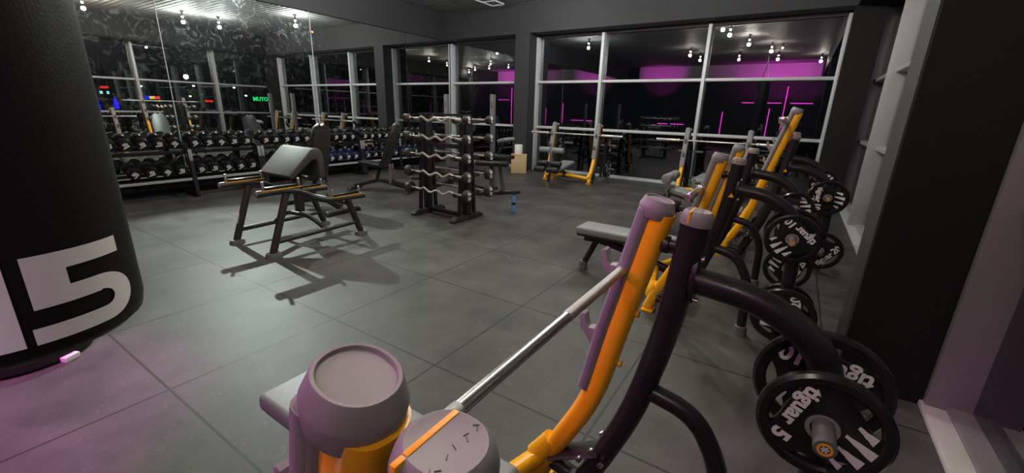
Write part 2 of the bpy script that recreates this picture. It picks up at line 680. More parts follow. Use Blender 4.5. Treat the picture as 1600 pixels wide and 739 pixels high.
window('window_1', XM, -6.15, [], 0.0, HZ - 0.05, [1.10, 2.19], 'X', jw=0.06)
window('window_2', -5.74, 0.42, [-4.02, -1.80], 0.0, HZ - 0.05, [1.10, 2.19], 'X', wide=0.065)
window('window_3', 3.27, YG - 0.02, [5.35, 7.65], 0.0, HZ, [1.13, 2.13], 'Y', depth=0.185, wide=0.07, sill=((0.82, 3.27, 0), (1.0, YG, 0.035)), m='alu_mid')
window('window_4', -1.6, 2.9, [0.6], 0.0, HZ, [1.13, 2.13], 'Y', depth=0.185, wide=0.07, sill=((0.82, -1.6, 0), (1.0, 2.9, 0.035)), m='alu_grey')

# mirrors on the left wall
ys = [YREAR + 0.02, -2.15, 0.4, 2.95, 5.5, 8.05, YG - 0.17]
for i in range(len(ys) - 1):
    o = MB().box((XM - 0.028, ys[i] + 0.006, 0.30), (XM, ys[i + 1] - 0.006, HZ - 0.002), 0.002).build('wall_mirror', 'mirror', smooth=False)
    lab = ['tall mirror panel at the rear end of the left wall', 'tall mirror panel level with the rear of the hall',
           'tall mirror panel behind the hanging black bag', 'tall mirror panel behind the near end of the dumbbell rack',
           'tall smudged mirror panel behind the middle of the dumbbell rack',
           'narrow mirror panel in the far left corner beside the windows'][i]
    tag(o, lab, 'mirror', 'mirror panels on the left wall')
for y, nm in ((5.5, 'trim_5'), (2.95, 'trim_6')):
    struct(MB().box((XM - 0.02, y - 0.005, 0.30), (XM + 0.004, y + 0.005, HZ)).build(nm, 'alu', smooth=False))
t = thing('alarm_sensor', 'small sensor with a glowing red light fixed high on the mirror seam', 'sensor', (XM + 0.004, 5.52, 2.9))
MB().box((0, -0.02, -0.04), (0.02, 0.02, 0.04), 0.004).build('housing', 'lamp_metal', t)
MB().lathe([(0.001, 0.02), (0.016, 0.022), (0.012, 0.032), (0.001, 0.036)], 12, 'X').build('red_light', 'red_led', t)

# ------------------------------------------------------------------ ceiling lamps
lamp_proto = None
LAMP_WHERE = ['over the far bench presses', 'next to the far pair of lamps', 'over the middle of the floor', 'over the arm curl bench side',
              'behind the photographer on the left', 'behind the photographer in the middle', 'above the nearest bench press',
              'beside the lamp over the nearest bench', 'behind the photographer on the right', 'added by the right wall as fill', 'above the adjustable benches',
              'added to brighten the back window frames']
for i, (x, y, wt) in enumerate(LAMPS):
    lab = 'short black ceiling lamp with a bare lit bulb ' + LAMP_WHERE[i]
    if lamp_proto is None:
        t = thing('ceiling_lamp', lab, 'lamp', (x, y, CZ), 0, 'ceiling lamps')
        MB().lathe([(0.05, 0), (0.05, -0.02), (0.02, -0.03), (0.02, -0.09), (0.035, -0.10), (0.03, -0.135), (0.001, -0.135)], 16).build('lamp_holder', 'lamp_metal', t)
        MB().lathe([(0.012, -0.13), (0.022, -0.145), (0.024, -0.16), (0.018, -0.178), (0.001, -0.185)], 16).build('bulb', 'bulb', t)
        lamp_proto = family(t)
    else:
        t = clone(lamp_proto)
        t.location = (x, y, CZ)
        t['label'] = lab
t = thing('cable_tray', 'thin white metal tray frame fixed under the ceiling before the bulkhead', 'cable tray', (-6.6, 8.4, CZ))
b = MB()
for s in (0, 0.35):
    b.box((s, -1.0, -0.09), (s + 0.02, 0.6, -0.06))
for k in range(5):
    b.box((0, -1.0 + k * 0.395, -0.09), (0.37, -0.98 + k * 0.395, -0.07))
b.build('tray', 'alu', t)
b = MB()
for yy in (-0.8, 0.4):
    b.box((0.17, yy, -0.07), (0.19, yy + 0.02, 0))
b.build('hanger', 'alu', t)

# magenta led tubes and a fitting on the rear wall, seen mirrored in the windows
specs = [((-2.6, 2.15), (-0.9, 2.15), 'horizontal magenta tube high on the rear wall, left one'),
         ((-0.55, 2.15), (0.35, 2.15), 'horizontal magenta tube high on the rear wall, short right one'),
         ((-2.0, 0.5), (-2.0, 2.1), 'upright magenta tube on the rear wall below the long tube'),
         ((-0.75, 0.5), (-0.75, 2.9), 'tall upright magenta tube on the rear wall beside the short tube'),
         ((-1.35, 0.4), (-1.35, 1.9), 'upright magenta tube on the rear wall between the two long uprights'),
         ((-3.4, 0.4), (-3.4, 1.7), 'shorter upright magenta tube near the middle of the rear wall'),
         ((-4.6, 0.4), (-4.6, 2.0), 'upright magenta tube on the rear wall left of the others'),
         ((-6.6, 1.0), (-5.2, 1.0), 'low horizontal magenta tube on the left of the rear wall')]
for (x0, z0), (x1, z1), lab in specs:
    t = thing('led_tube', lab, 'led tube', (0, YREAR, 0), 0, 'magenta led tubes on the rear wall')
    if z0 == z1:
        MB().box((x0, 0, z0 - 0.03), (x1, 0.03, z0 + 0.03), 0.004).build('mounting_rail', 'lamp_metal', t)
    else:
        MB().box((x0 - 0.03, 0, z0), (x0 + 0.03, 0.03, z1), 0.004).build('mounting_rail', 'lamp_metal', t)
    MB().cyl((x0, 0.05, z0), (x1, 0.05, z1), 0.02, 10).build('light_tube', 'mag_tube', t)


# ------------------------------------------------------------------ weight plates
def make_plate(num, rad, label, group, loc, spin, rz=0.0, bumper=False):
    t = thing('weight_plate', label, 'weight plate', loc, 0, group)
    t.rotation_mode = 'XYZ'
    th = 0.017
    k = rad / 0.15
    ro, ri = rad, rad * 0.79
    prof = [(ri, -th * 0.6), (ri + 0.006, -th), (ro - 0.008, -th), (ro, -th * 0.5), (ro, th * 0.5), (ro - 0.008, th), (ri + 0.006, th), (ri, th * 0.6)]
    MB().lathe(prof, 56, 'Y', closed=True).build('rim', 'rubber', t)
    # body: three broad webs between three grip holes
    pts = []
    n = 96
    for i in range(n):
        a = 2 * PI * i / n
        best = min(abs((a - R(h) + PI) % (2 * PI) - PI) for h in (30, 150, 270))
        f = max(0.0, 1 - (best / R(40)) ** 4)
        r = rad * (0.83 - 0.21 * f)
        pts.append((r * math.cos(a), r * math.sin(a)))
    MB().prism(pts, -0.0115, 0.0115, 'Y', 0.003).build('web', 'rubber', t)
    MB().lathe([(0.026, -0.0145), (0.036, -0.0145), (0.036, 0.0145), (0.026, 0.0145)], 32, 'Y', closed=True).build('hub_ring', 'knurl', t)
    M90 = Matrix.Rotation(R(90), 4, 'X')
    b = text_mb('tiguar', 0.056 * k, 0.0008, 0.0018)
    b.xf(Matrix.Translation((-0.022 * k, -0.0122, -0.066 * k)) @ M90)
    b.build('lettering', 'white', t, smooth=False)
    b = text_mb(str(num), 0.060 * k, 0.0008, 0.0024)
    b.xf(Matrix.Translation((0.082 * k, -0.0122, -0.060 * k)) @ M90)
    b.build('number', 'white', t, smooth=False)
    b = MB()
    rnd = random.Random(3)
    for (cx, w_, h0, h1) in ((-0.05, 0.020, 0.052, 0.098), (-0.012, 0.022, 0.045, 0.118), (0.028, 0.022, 0.050, 0.112), (0.066, 0.014, 0.050, 0.085)):
        L_ = []
        R_ = []
        for q in range(7):
            u = q / 6
            ww = w_ * (1 - 0.85 * u) / 2 + 0.0012
            zz = h1 + (h0 - h1) * u
            x = cx + (0.5 - u) * 0.012
            L_.append(((x - ww - rnd.random() * 0.002) * k, zz * k))
            R_.append(((x + ww + rnd.random() * 0.002) * k, zz * k))
        b.prism(L_ + R_[::-1], -0.0128, -0.0112)
    b.build('claw_stripes', 'white', t, smooth=False)
    t.rotation_euler = (0, -spin, rz)
    return t


# ------------------------------------------------------------------ bench press stations
def barbell(length, loc, rz, label, group, shaft_r=0.014, clipped=None, metal='chrome'):
    """shaft along local y"""
    t = thing('barbell', label, 'barbell', loc, rz, group)
    h = length / 2
    y1 = clipped if clipped is not None else h
    MB().cyl((0, -0.30, 0), (0, 0.10, 0), shaft_r, 20).build('shaft', metal, t)
    MB().cyl((0, -0.655, 0), (0, -0.30, 0), shaft_r * 1.06, 20).build('knurled_grip', 'knurl', t)
    MB().cyl((0, 0.10, 0), (0, 0.655, 0), shaft_r * 1.06, 20).build('knurled_grip', 'knurl', t)
    for s, e in ((-1, h), (1, y1)):
        b = MB().cyl((0, s * 0.655, 0), (0, s * 0.70, 0), 0.030, 20, bev=0.004)
        if e > 0.72:
            b.cyl((0, s * 0.70, 0), (0, s * e, 0), 0.0245, 20, bev=0.003)
        b.build('sleeve', metal, t)
    return t


def bench_press(loc, rz, label, bench='flat', tall=0.0, dark_top=0.0, pad_mat='vinyl', half=0.535):
    t = thing('bench_press', label, 'weight bench', loc, rz, 'bench press stations')
    t.scale = (1, 1, 1.01)
    top = 1.235 + tall
    xt = -0.305 + tall * 0.30
    for s in (-1, 1):
        y = s * half
        # yellow leaning upright
        path = rounded([(xt, y, top - 0.03), (-0.40, y, 0.80), (-0.465, y, 0.48), (-0.62, y, 0.17), (-0.67, y, 0.03)], 0.14, 8)
        up_ = MB().tube([p + Vector((0.008, 0, 0)) for p in path], 0.039, 28, 0.040, upv=(0, 1, 0), power=2.4).build('upright', 'yellow', t)
        # grey front cover with joint grooves
        pa = Vector((xt, y, top - 0.02))
        pm = Vector((-0.40, y, 0.80))
        pb = Vector((-0.452, y, 0.535))
        b = MB()
        if tall:
            pm, pb = pa.lerp(pm, 0.55), pa.lerp(pm, 0.80)
        L1 = (pa - pm).length
        k = max(2, int(L1 / 0.155))
        nodes = [pa.lerp(pm, i / k) for i in range(k + 1)] + [pm.lerp(pb, 0.5), pb]
        for a_, b_ in zip(nodes[:-1], nodes[1:]):
            d = (b_ - a_).normalized() * 0.0012
            off = Vector((-0.036, 0, 0))
            b.tube([a_ + off + d, b_ + off - d], 0.046, 20, 0.022, upv=(0, 1, 0), power=3.2)
        b.tube([nodes[0] + Vector((-0.033, 0, 0)), pm + Vector((-0.033, 0, 0)), pb + Vector((-0.033, 0, 0.004))], 0.0435, 20, 0.024, upv=(0, 1, 0), power=3.2)
        b.build('front_cover', 'shell', up_)
        # cap with sunk top
        ax = (pa - pm).normalized()
        c0 = pa - ax * 0.024 + Vector((-0.009, 0, 0))
        prof = [(0, 1.06), (0.002, 1.09), (0.028, 1.14), (0.0295, 1.135), (0.0545, 0.95), (0.0560, 0.92), (0.0555, 0.84), (0.0515, 0.81), (0.0518, 0.02)]
        cp = MB().tube([c0 + ax * h for h, _ in prof], 0.043, 48, 0.047, upv=(0, 1, 0), power=2.1, rs=[q for _, q in prof], straight=True)
        cp.build('cap', 'shell', up_)
        # hooks
        zs = [(1.03, 0.0), (0.785, 0.0)] if not tall else [(1.46, 0), (1.22, 0), (0.98, 0)]
        for z, _ in zs:
            tt = (z - 0.80) / (top - 0.80)
            xh = (-0.40 + (xt + 0.40) * tt) if z > 0.80 else -0.405
            xh -= 0.046
            pr = [(xh + 0.02, z + 0.012), (xh - 0.010, z + 0.004), (xh - 0.018, z - 0.014), (xh - 0.040, z - 0.016), (xh - 0.050, z - 0.004), (xh - 0.056, z + 0.030),
                  (xh - 0.066, z + 0.034), (xh - 0.076, z + 0.024), (xh - 0.070, z - 0.022), (xh - 0.050, z - 0.045), (xh - 0.022, z - 0.085), (xh + 0.016, z - 0.13)]
            MB().prism(pr, y - 0.020, y + 0.020, 'Y', 0.004).build('bar_hook', 'shell', up_)
        # small bolt knobs on the back of the upright
        b = MB()
        for z in (0.66, 0.86):
            x = -0.40 + (0.80 - z) * (-0.2) + 0.05
            b.cyl((x, y - 0.0, z), (x + 0.012, y, z), 0.012, 12)
        b.build('bolt', 'yellow', up_)
        # dark rear post
        dt = 1.225 + dark_top
        dx = -0.198 + dark_top * 0.2
        path = rounded([(dx, y, dt - 0.03), (-0.23, y, 0.86), (-0.305, y, 0.50), (-0.42, y, 0.20), (-0.50, y, 0.02)], 0.14, 8)
        po = MB().tube(path, 0.041, 24, 0.041, upv=(0, 1, 0), power=2.2).build('rear_post', 'steel_dark', t)
        axd = (path[0] - path[1]).normalized()
        c0 = path[0] - axd * 0.012
        prof = [(0, 1.02), (0.003, 1.14), (0.022, 1.14), (0.036, 1.04), (0.042, 0.90), (0.0435, 0.86), (0.0435, 0.83), (0.0430, 0.80), (0.043, 0.02)]
        cp = MB().tube([c0 + axd * h for h, _ in prof], 0.0395, 36, 0.0395, upv=(0, 1, 0), power=2.2, rs=[q for _, q in prof], straight=True).build('post_cap', 'shell', po)
        # orange inlay stripe across the cap, bent over its front edge
        ctop = c0 + axd * 0.043
        ey = Vector((0, 1, 0))
        ex = ey.cross(axd).normalized()
        q = Matrix((ex, ex.cross(axd) * -1, axd)).transposed().to_4x4()
        q.translation = ctop
        sb = MB()
        sb.box((-0.0185, -0.031, -0.004), (-0.0125, 0.031, 0.0010), 0.0006)
        sb.box((-0.0185, -0.0450, -0.036), (-0.0125, -0.0425, -0.012), 0.0006)
        sb.box((-0.0185, -0.0435, -0.0125), (-0.0125, -0.031, 0.0), 0.0006, mtx=Matrix.Translation((0, -0.0005, 0.0)))
        sb.xf(q)
        sb.build('cap_stripe', 'orange', cp)
        # worn engraved ticks
        eb = MB()
        for j, (yy, xx, a) in enumerate(((-0.036, 0.012, 0.6), (-0.030, 0.016, -0.7), (-0.014, 0.013, 0.5), (-0.001, 0.011, 1.2), (0.014, 0.014, 0.9), (0.018, 0.010, -0.3), (0.031, 0.013, 0.7), (0.034, 0.010, -0.8))):
            eb.box((-0.0028, -0.0003, -0.0006), (0.0028, 0.0003, 0.0007), mtx=q @ Matrix.Translation((xx - 0.002, yy * 0.85, 0)) @ Matrix.Rotation(a + 1.57, 4, 'Z'))
        eb.build('worn_mark', 'lamp_metal', cp)
        # link between upright and post
        zl = 1.11
        MB().cyl((-0.33, y, zl), (-0.18, y, zl), 0.020, 16).cyl((-0.285, y, zl), (-0.262, y, zl), 0.027, 16, bev=0.003).build('link', 'steel_dark', t)
        # low brace with a bolted flange
        b = MB().tube([(-0.62, y, 0.12), (-0.47, y, 0.10), (-0.36, y, 0.34)], 0.032, 16, upv=(0, 1, 0))
        b.tube([(-0.60, y, 0.16), (-0.40, y, 0.285)], 0.055, 16, 0.012, upv=(0, 1, 0))
        b.build('base_brace', 'steel_brown', t)
        for (x, z, yy) in ((-0.425, 0.30, -0.05), (-0.385, 0.26, -0.05), (-0.47, 0.24, -0.05), (-0.425, 0.30, 0.05)):
            MB().cyl((x, y + yy * 0.9, z), (x, y + yy * 1.25, z), 0.011, 10, bev=0.002).build('flange_bolt', 'chrome', t)
        # yellow base beam running in to the bench
        b = MB().tube(rounded([(-0.625, y, 0.16), (-0.67, y * 0.93, 0.12), (-0.76, 0.03 * s, 0.17)], 0.10, 6), 0.036, 16, 0.036, upv=(0, 0, 1), power=2.6)
        b.box((-0.70, y - 0.05, 0.0), (-0.61, y + 0.05, 0.02), 0.004)
        b.tube([(-0.60, y, 0.22), (-0.665, y * 0.96, 0.13)], 0.050, 16, 0.040, upv=(0, 0, 1))
        b.build('base_beam', 'yellow', t)
        # storage arm and lower leg
        arm = rounded([(-0.19, y, 1.02), (0.01, y, 1.0), (0.17, y, 0.90), (0.215, y, 0.62), (0.22, y, 0.02)], 0.17, 8)
        ar = MB().tube(arm, 0.040, 24, upv=(0, 1, 0)).build('storage_arm', 'steel_dark', t)
        MB().tube([(-0.185, y, 1.02), (-0.172, y, 1.02)], 0.075, 24, 0.046, upv=(0, 0, 1)).build('joint_plate', 'steel_dark', ar)
        for z in (1.085, 0.955):
            MB().cyl((-0.182, y, z), (-0.16, y, z), 0.009, 10).build('joint_bolt', 'chrome', ar)
        leg = rounded([(-0.27, y, 0.60), (-0.11, y, 0.57), (-0.01, y, 0.40), (0.0, y, 0.03)], 0.13, 8)
        lg = MB().tube(leg, 0.031, 20, upv=(0, 1, 0)).build('support_leg', 'steel_dark', t)
        MB().lathe([(0.030, 0.075), (0.040, 0.07), (0.042, 0.02), (0.044, 0.0)], 24, at=(0.0, y, 0)).build('foot_cup', 'foot', lg)
        MB().lathe([(0.038, 0.06), (0.048, 0.055), (0.052, 0.0)], 24, at=(0.22, y, 0)).build('foot_cup', 'foot', ar)
        # plate pegs, both sides of the arm, two levels
        for z, xx in ((0.775, 0.18), (0.25, 0.22)):
            pg = MB().cyl((xx, y - 0.235, z), (xx, y + 0.235, z), 0.0235, 24, bev=0.003).build('plate_peg', 'shell_dark', ar)
            if z > 0.5:
                for e in (-1, 1):
                    MB().lathe([(0.011, 0.0), (0.0155, 0.0), (0.0155, 0.0015), (0.011, 0.0015)], 24, 'Y', at=(xx, y + e * 0.2352 - (0.0015 if e < 0 else 0), z), closed=True).build('peg_ring', 'orange', pg)
                    eb = MB()
                    for a in (0, 60, 120):
                        eb.box((-0.008, -0.0005, -0.0014), (0.008, 0.0005, 0.0014), mtx=Matrix.Translation((xx, y + e * 0.2355, z)) @ Matrix.Rotation(R(a), 4, 'Y'))
                    eb.build('peg_emblem', 'white', pg)
    # warning triangle on one rear post
    MB().prism([(-0.018, 0), (0.018, 0), (0, 0.03)], -0.001, 0.001, 'Y', mtx=Matrix.Translation((-0.205, -half - 0.045, 0.97))).build('warning_sticker', 'yellow', t)
    # cross beam and bench
    MB().tube([(-0.50, -half, 0.10), (-0.50, half, 0.10)], 0.030, 16, 0.030, power=3).build('cross_beam', 'steel_dark', t)
    spine = MB().tube(rounded([(-0.50, 0, 0.12), (-0.9, 0, 0.25), (-1.30, 0, 0.33), (-1.46, 0, 0.33)], 0.15, 6), 0.036, 16, 0.03, power=3).build('bench_spine', 'steel_dark', t)
    if bench == 'flat':
        pad = MB().box((-1.51, -0.145, 0.385), (-0.52, 0.145, 0.455), 0.022, seg=4)
        # rounded far end corners
        p = pad.build('bench_pad', pad_mat, t)
        MB().box((-1.495, -0.13, 0.368), (-0.53, 0.13, 0.386), 0.004).build('pad_board', 'vinyl_black', p)
        lg = MB().tube([(-1.32, 0, 0.36), (-1.455, 0, 0.06)], 0.029, 18, upv=(0, 1, 0)).build('front_leg', 'steel_dark', t)
        MB().lathe([(0.031, 0.09), (0.041, 0.085), (0.042, 0.05), (0.036, 0.045), (0.044, 0.04), (0.045, 0)], 24, at=(-1.46, 0, 0)).build('foot_cup', 'foot', lg)
    else:
        mt = Matrix.Translation((-0.62, 0, 0.38)) @ Matrix.Rotation(R(-8 if bench == 'decline' else 12), 4, 'Y')
        p = MB().box((-0.78, -0.145, 0), (0.06, 0.145, 0.07), 0.022, mtx=mt, seg=4).build('bench_pad', pad_mat, t)
        MB().box((-0.77, -0.13, -0.02), (0.05, 0.13, 0.0), 0.004, mtx=mt).build('pad_board', 'vinyl_black', p)
        po = MB().tube([(-1.40, 0, 0.10), (-1.48, 0, 0.34), (-1.42, 0, 0.74)], 0.026, 16, upv=(0, 1, 0)).build('roller_post', 'chrome', t)
        for (x, z) in ((-1.42, 0.73), (-1.50, 0.47), (-1.62, 0.36)):
            for s in (-1, 1):
                MB().cyl((x, s * 0.03, z), (x, s * 0.27, z), 0.058, 24, bev=0.015).build('foam_roller', 'vinyl_black' if z < 0.6 else 'vinyl', po)
        MB().box((-1.50, -0.17, 0.345), (-1.28, 0.17, 0.41), 0.02).build('seat_pad', 'vinyl_black', t)
        lg = MB().tube([(-1.44, 0, 0.34), (-1.50, 0, 0.05)], 0.026, 16).build('front_leg', 'steel_dark', t)
        MB().lathe([(0.036, 0.09), (0.04, 0.0)], 20, at=(-1.505, 0, 0)).build('foot_cup', 'foot', lg)
        b = MB().cyl((-1.36, -0.06, 0.20), (-1.36, 0.06, 0.20), 0.035, 14).box((-1.42, -0.05, 0.13), (-1.30, 0.05, 0.29), 0.01)
        b.build('adjuster', 'yellow', t)
    return t


C1, C2, C3 = 0.745, 3.70, 5.62
bench_press((0, C1, 0), 0, 'nearest flat bench press with purple-lit grey caps and yellow uprights')
bench_press((-0.09, C2, 0), 0, 'flat bench press standing just behind the nearest one along the right side')
bench_press((0.17, C3, 0), 0, 'taller incline bench press farthest along the right side, before the corner', bench='incline', tall=0.33, dark_top=0.1, half=0.55)
bench_press((-4.13, 9.17, 0), R(90), 'decline bench press with foam rollers before the left back window bay', bench='decline')
bench_press((-1.23, 9.17, 0), R(90), 'bench press with yellow base beam before the middle back window bay', bench='flat')
barbell(2.2, (-0.385, C1, 1.025), 0, 'chrome barbell racked on the nearest bench press', 'racked barbells', clipped=0.70)
barbell(2.1, (-0.475, C2, 1.025), 0, 'chrome barbell racked on the second bench press in the right row', 'racked barbells')
barbell(2.1, (-0.135, C3, 1.48), 0, 'barbell racked high on the tall bench before the right corner', 'racked barbells')
barbell(2.2, (-4.13, 8.785, 1.025), R(90), 'long bare barbell racked over the decline bench before the windows', 'racked barbells', metal='bar_steel')
barbell(2.2, (-1.23, 8.785, 1.025), R(90), 'long bare barbell racked on the bench before the middle back window', 'racked barbells', metal='bar_steel')

PG = 'weight plates on the storage pegs'
h = 0.535


def pl(cx, cy, fy, side, z, num, rad, spin, label, gap=0.062):
    x = cx + (0.18 if z > 0.5 else 0.22)
    return make_plate(num, rad, label, PG, (x, cy + fy + side * gap, z), R(spin))


pl(0, C1, h, -1, 0.775, 5, 0.142, 250, 'black 5 weight plate facing the camera on the near peg, lower right foreground', 0.13)
pl(0, C1, h, 1, 0.775, 10, 0.165, 170, 'larger black 10 plate directly behind the nearest 5 plate')
pl(0, C1, h, -1, 0.25, 10, 0.165, 200, 'black plate on the low peg at the bottom edge under the 5 plate')
pl(0, C1, h, 1, 0.25, 10, 0.165, 60, 'black plate on the outer low peg of the nearest bench press')
pl(-0.09, C2, -h, -1, 0.775, 10, 0.155, 140, 'black 10 plate on the upper peg of the second bench press, text upper right', 0.10)
pl(-0.09, C2, -h, 1, 0.775, 10, 0.165, 30, 'black plate directly behind the second bench press 10 plate')
pl(-0.09, C2, -h, -1, 0.25, 20, 0.19, 100, 'black plate with white stripes on the low peg of the second bench press', 0.08)
pl(-0.09, C2, -h, 1, 0.25, 20, 0.18, 10, 'black plate behind the striped low plate of the second bench press')
pl(-0.09, C2, h, -1, 0.775, 5, 0.142, 290, 'black 5 plate hanging on the far upper peg of the second bench press', 0.10)
pl(-0.09, C2, h, -1, 0.25, 20, 0.18, 70, 'black plate on the far low peg of the second bench press')
pl(0.17, C3, -0.55, -1, 0.775, 10, 0.165, 270, 'black 10 plate with upright lettering on the tall bench before the corner', 0.10)
pl(0.17, C3, -0.55, 1, 0.775, 10, 0.155, 240, 'black plate just behind the upright 10 plate near the corner')
pl(0.17, C3, -0.55, -1, 0.25, 20, 0.19, 50, 'black 20 plate on the low peg before the right corner', 0.08)
pl(0.17, C3, 0.55, -1, 0.775, 5, 0.142, 330, 'small black plate on the farthest upper peg by the right corner')


def pl90(cx, side, pegside, z, num, rad, spin, label):
    x = cx + side * h + pegside * 0.09
    y = 9.17 + (0.18 if z > 0.5 else 0.22)
    return make_plate(num, rad, label, PG, (x, y, z), R(spin), R(90))


pl90(-4.13, 1, 1, 0.775, 10, 0.16, 40, 'black plate on the upper peg right of the decline bench')
pl90(-4.13, 1, 1, 0.25, 20, 0.19, 80, 'large black plate on the low peg right of the decline bench')
pl90(-4.13, -1, -1, 0.775, 10, 0.16, 10, 'black plate on the upper peg left of the decline bench')
pl90(-1.23, 1, 1, 0.775, 10, 0.16, 10, 'black plate on the upper peg right of the middle window bench')
pl90(-1.23, 1, 1, 0.25, 20, 0.18, 200, 'black plate on the low peg right of the middle window bench')

# ------------------------------------------------------------------ dumbbell racks along the mirror
rack = thing('dumbbell_rack', 'two-tier black dumbbell rack, section nearest the camera along the mirror', 'dumbbell rack', (0, 1.77, 0), 0, 'dumbbell racks along the mirror')
b = MB()
for y in (0.03, 1.10, 2.17):
    u = MB().tube([(-8.045, y, 0.03), (-8.10, y, 0.78)], 0.030, 12, 0.030, upv=(0, 1, 0), power=6).build('upright', 'steel_dark', rack)
    MB().box((0.029, -0.026, -0.09), (0.033, 0.026, 0.09), 0.001, mtx=Matrix.Translation((-8.092, y, 0.67)) @ Matrix.Rotation(R(-4.2), 4, 'Y')).build('badge_strip', 'shell', u)
    MB().tube([(-8.10, y, 0.76), (-8.42, y, 0.86)], 0.026, 10, 0.02, power=5).tube([(-8.07, y, 0.33), (-8.36, y, 0.42)], 0.026, 10, 0.02, power=5).build('shelf_arm', 'steel_dark', u)
    MB().tube(rounded([(-8.42, y, 0.035), (-8.0, y, 0.035)], 0.1), 0.032, 12, 0.026, upv=(0, 0, 1), power=5).build('foot', 'steel_dark', u)
for (x0, z0, nm) in ((-8.13, 0.725, 'upper_shelf'), (-8.07, 0.30, 'lower_shelf')):
    q = Matrix.Translation((x0, 0, z0)) @ Matrix.Rotation(R(19), 4, 'Y')
    b = MB().box((-0.30, 0.03, -0.03), (-0.24, 2.21, 0.0), 0.003, mtx=q).box((-0.06, 0.03, -0.03), (0.0, 2.21, 0.0), 0.003, mtx=q)
    for y in (0.06, 1.1, 2.16):
        b.box((-0.30, y, -0.035), (0, y + 0.03, -0.005), mtx=q)
    s_ = b.build(nm, 'steel_dark', rack)
    MB().box((0.0, 0.03, -0.032), (0.006, 2.21, 0.010), 0.001, mtx=q).build('shelf_front', 'alu' if nm == 'lower_shelf' else 'steel_dark', s_)
fam = family(rack)
for i, lab in ((1, 'two-tier black dumbbell rack, middle section along the mirror'), (2, 'two-tier black dumbbell rack, far section behind the adjustable bench'),
               ):
    c = clone(fam)
    c.location = (0, 1.77 + i * 2.2, 0)
    c['label'] = lab

db = thing('dumbbell', 'x', 'dumbbell', (0, 0, 0), 0, 'dumbbells on the mirror side rack')
MB().cyl((-0.085, 0, 0), (0.085, 0, 0), 0.0165, 14).build('handle', 'chrome', db)
for s in (-1, 1):
    hd = MB().lathe([(0.035, s * 0.055), (0.076, s * 0.062), (0.090, s * 0.078), (0.090, s * 0.125), (0.080, s * 0.142), (0.05, s * 0.146), (0.02, s * 0.143)], 24, 'X').build('head', 'rubber', db)
    if s > 0:
        b = MB()
        for (yy, zz, l, a) in ((-0.030, 0.012, 0.030, 0.5), (-0.010, 0.022, 0.036, 0.5), (0.012, 0.028, 0.030, 0.5), (-0.004, -0.032, 0.034, -1.1), (0.022, -0.014, 0.034, -1.1)):
            b.box((0.1445, -0.0075, -l), (0.1475, 0.0075, l * 0.6), mtx=Matrix.Translation((0, yy, zz)) @ Matrix.Rotation(a, 4, 'X'))
        b.build('print', 'white', hd, smooth=False)
fam = family(db)
blue = None
first = True
TIERS = (('upper', -8.29, 0.895), ('lower', -8.21, 0.475))
for tier, x, z in TIERS:
    for k in range(30):
        sect, inb = k // 5, k % 5
        y = 1.77 + (sect // 2) * 2.2 + (0.03 if sect % 2 == 0 else 1.10) + 0.135 + inb * 0.2
        if tier == 'lower' and k == 0:
            continue
        isblue = tier == 'lower' and (5.1 < y < 6.5 or y > 6.8)
        if isblue and blue is None:
            blue = clone(fam)
            for o in COL.objects:
                if o.parent == blue and o.name.startswith('head'):
                    o.data = o.data.copy()
                    o.data.materials[0] = M['rubber_blue']
            bfam = family(blue)
            c = blue
        elif isblue:
            c = clone(bfam)
        elif first:
            c = db
            first = False
        else:
            c = clone(fam)
        j = 0.0
        c.location = (x, y + random.uniform(-0.008, 0.008), z)
        c.rotation_euler = (random.uniform(-0.5, 0.5), R(19), random.uniform(-0.04, 0.04))
        colr = 'navy and black' if isblue else 'black'
        c['label'] = '%s dumbbell on the %s tier, %s from left, %s bay counted from camera' % (colr, tier, ORD[inb - (1 if tier == 'lower' and sect == 0 else 0)], ORD[sect])

# ------------------------------------------------------------------ fixed barbell rack
rk = thing('barbell_rack', 'black five-tier rack of short fixed barbells in the middle of the floor', 'barbell rack', (-4.06, 4.49, 0))
TZ = [1.36, 1.12, 0.88, 0.635, 0.395]
for s in (-1, 1):
    x = s * 0.37
    u = MB().box((x - 0.045, -0.05, 0.06), (x + 0.045, 0.05, 1.43), 0.006)
    u = u.build('upright', 'steel_dark', rk)
    for e in (-1, 1):
        MB().tube([(x, e * 0.16, 0.05), (x, e * 0.075, 1.40)], 0.024, 10, 0.024, upv=(1, 0, 0), power=6).build('side_rail', 'steel_dark', u)
    b = MB().prism([(-0.32, 0), (-0.32, 0.035), (-0.25, 0.075), (0.25, 0.075), (0.32, 0.035), (0.32, 0)], x - 0.045, x + 0.045, 'X', 0.004)
    ft = b.build('foot', 'steel_brown', rk)
    b = MB()
    for yy in (-0.12, 0.12):
        b.cyl((x - s * 0.0, yy, 0.074), (x, yy, 0.084), 0.012, 10)
    b.build('bolt', 'chrome', ft)
    for z in TZ:
        b = MB()
        for e in (-1, 1):
            b.prism([(0, z - 0.05), (e * 0.255, z - 0.045), (e * 0.275, z - 0.01), (e * 0.275, z + 0.012), (e * 0.262, z + 0.012), (e * 0.255, z - 0.014), (e * 0.225, z - 0.014), (e * 0.2, z - 0.02), (0, z - 0.02)], x - 0.022, x + 0.022, 'X')
        b.build('cradle', 'steel_brown', u)
MB().box((-0.37, -0.035, 0.03), (0.37, 0.035, 0.08), 0.004).build('base_beam', 'steel_dark', rk)
MB().box((-0.40, -0.03, 1.40), (0.40, 0.03, 1.43), 0.004).build('top_beam', 'steel_dark', rk)
b = MB()
for z in (1.0, 0.6):
    b.box((-0.37, -0.01, z - 0.03), (0.37, 0.01, z + 0.03), 0.002)
b.build('back_plate', 'steel_brown', rk)

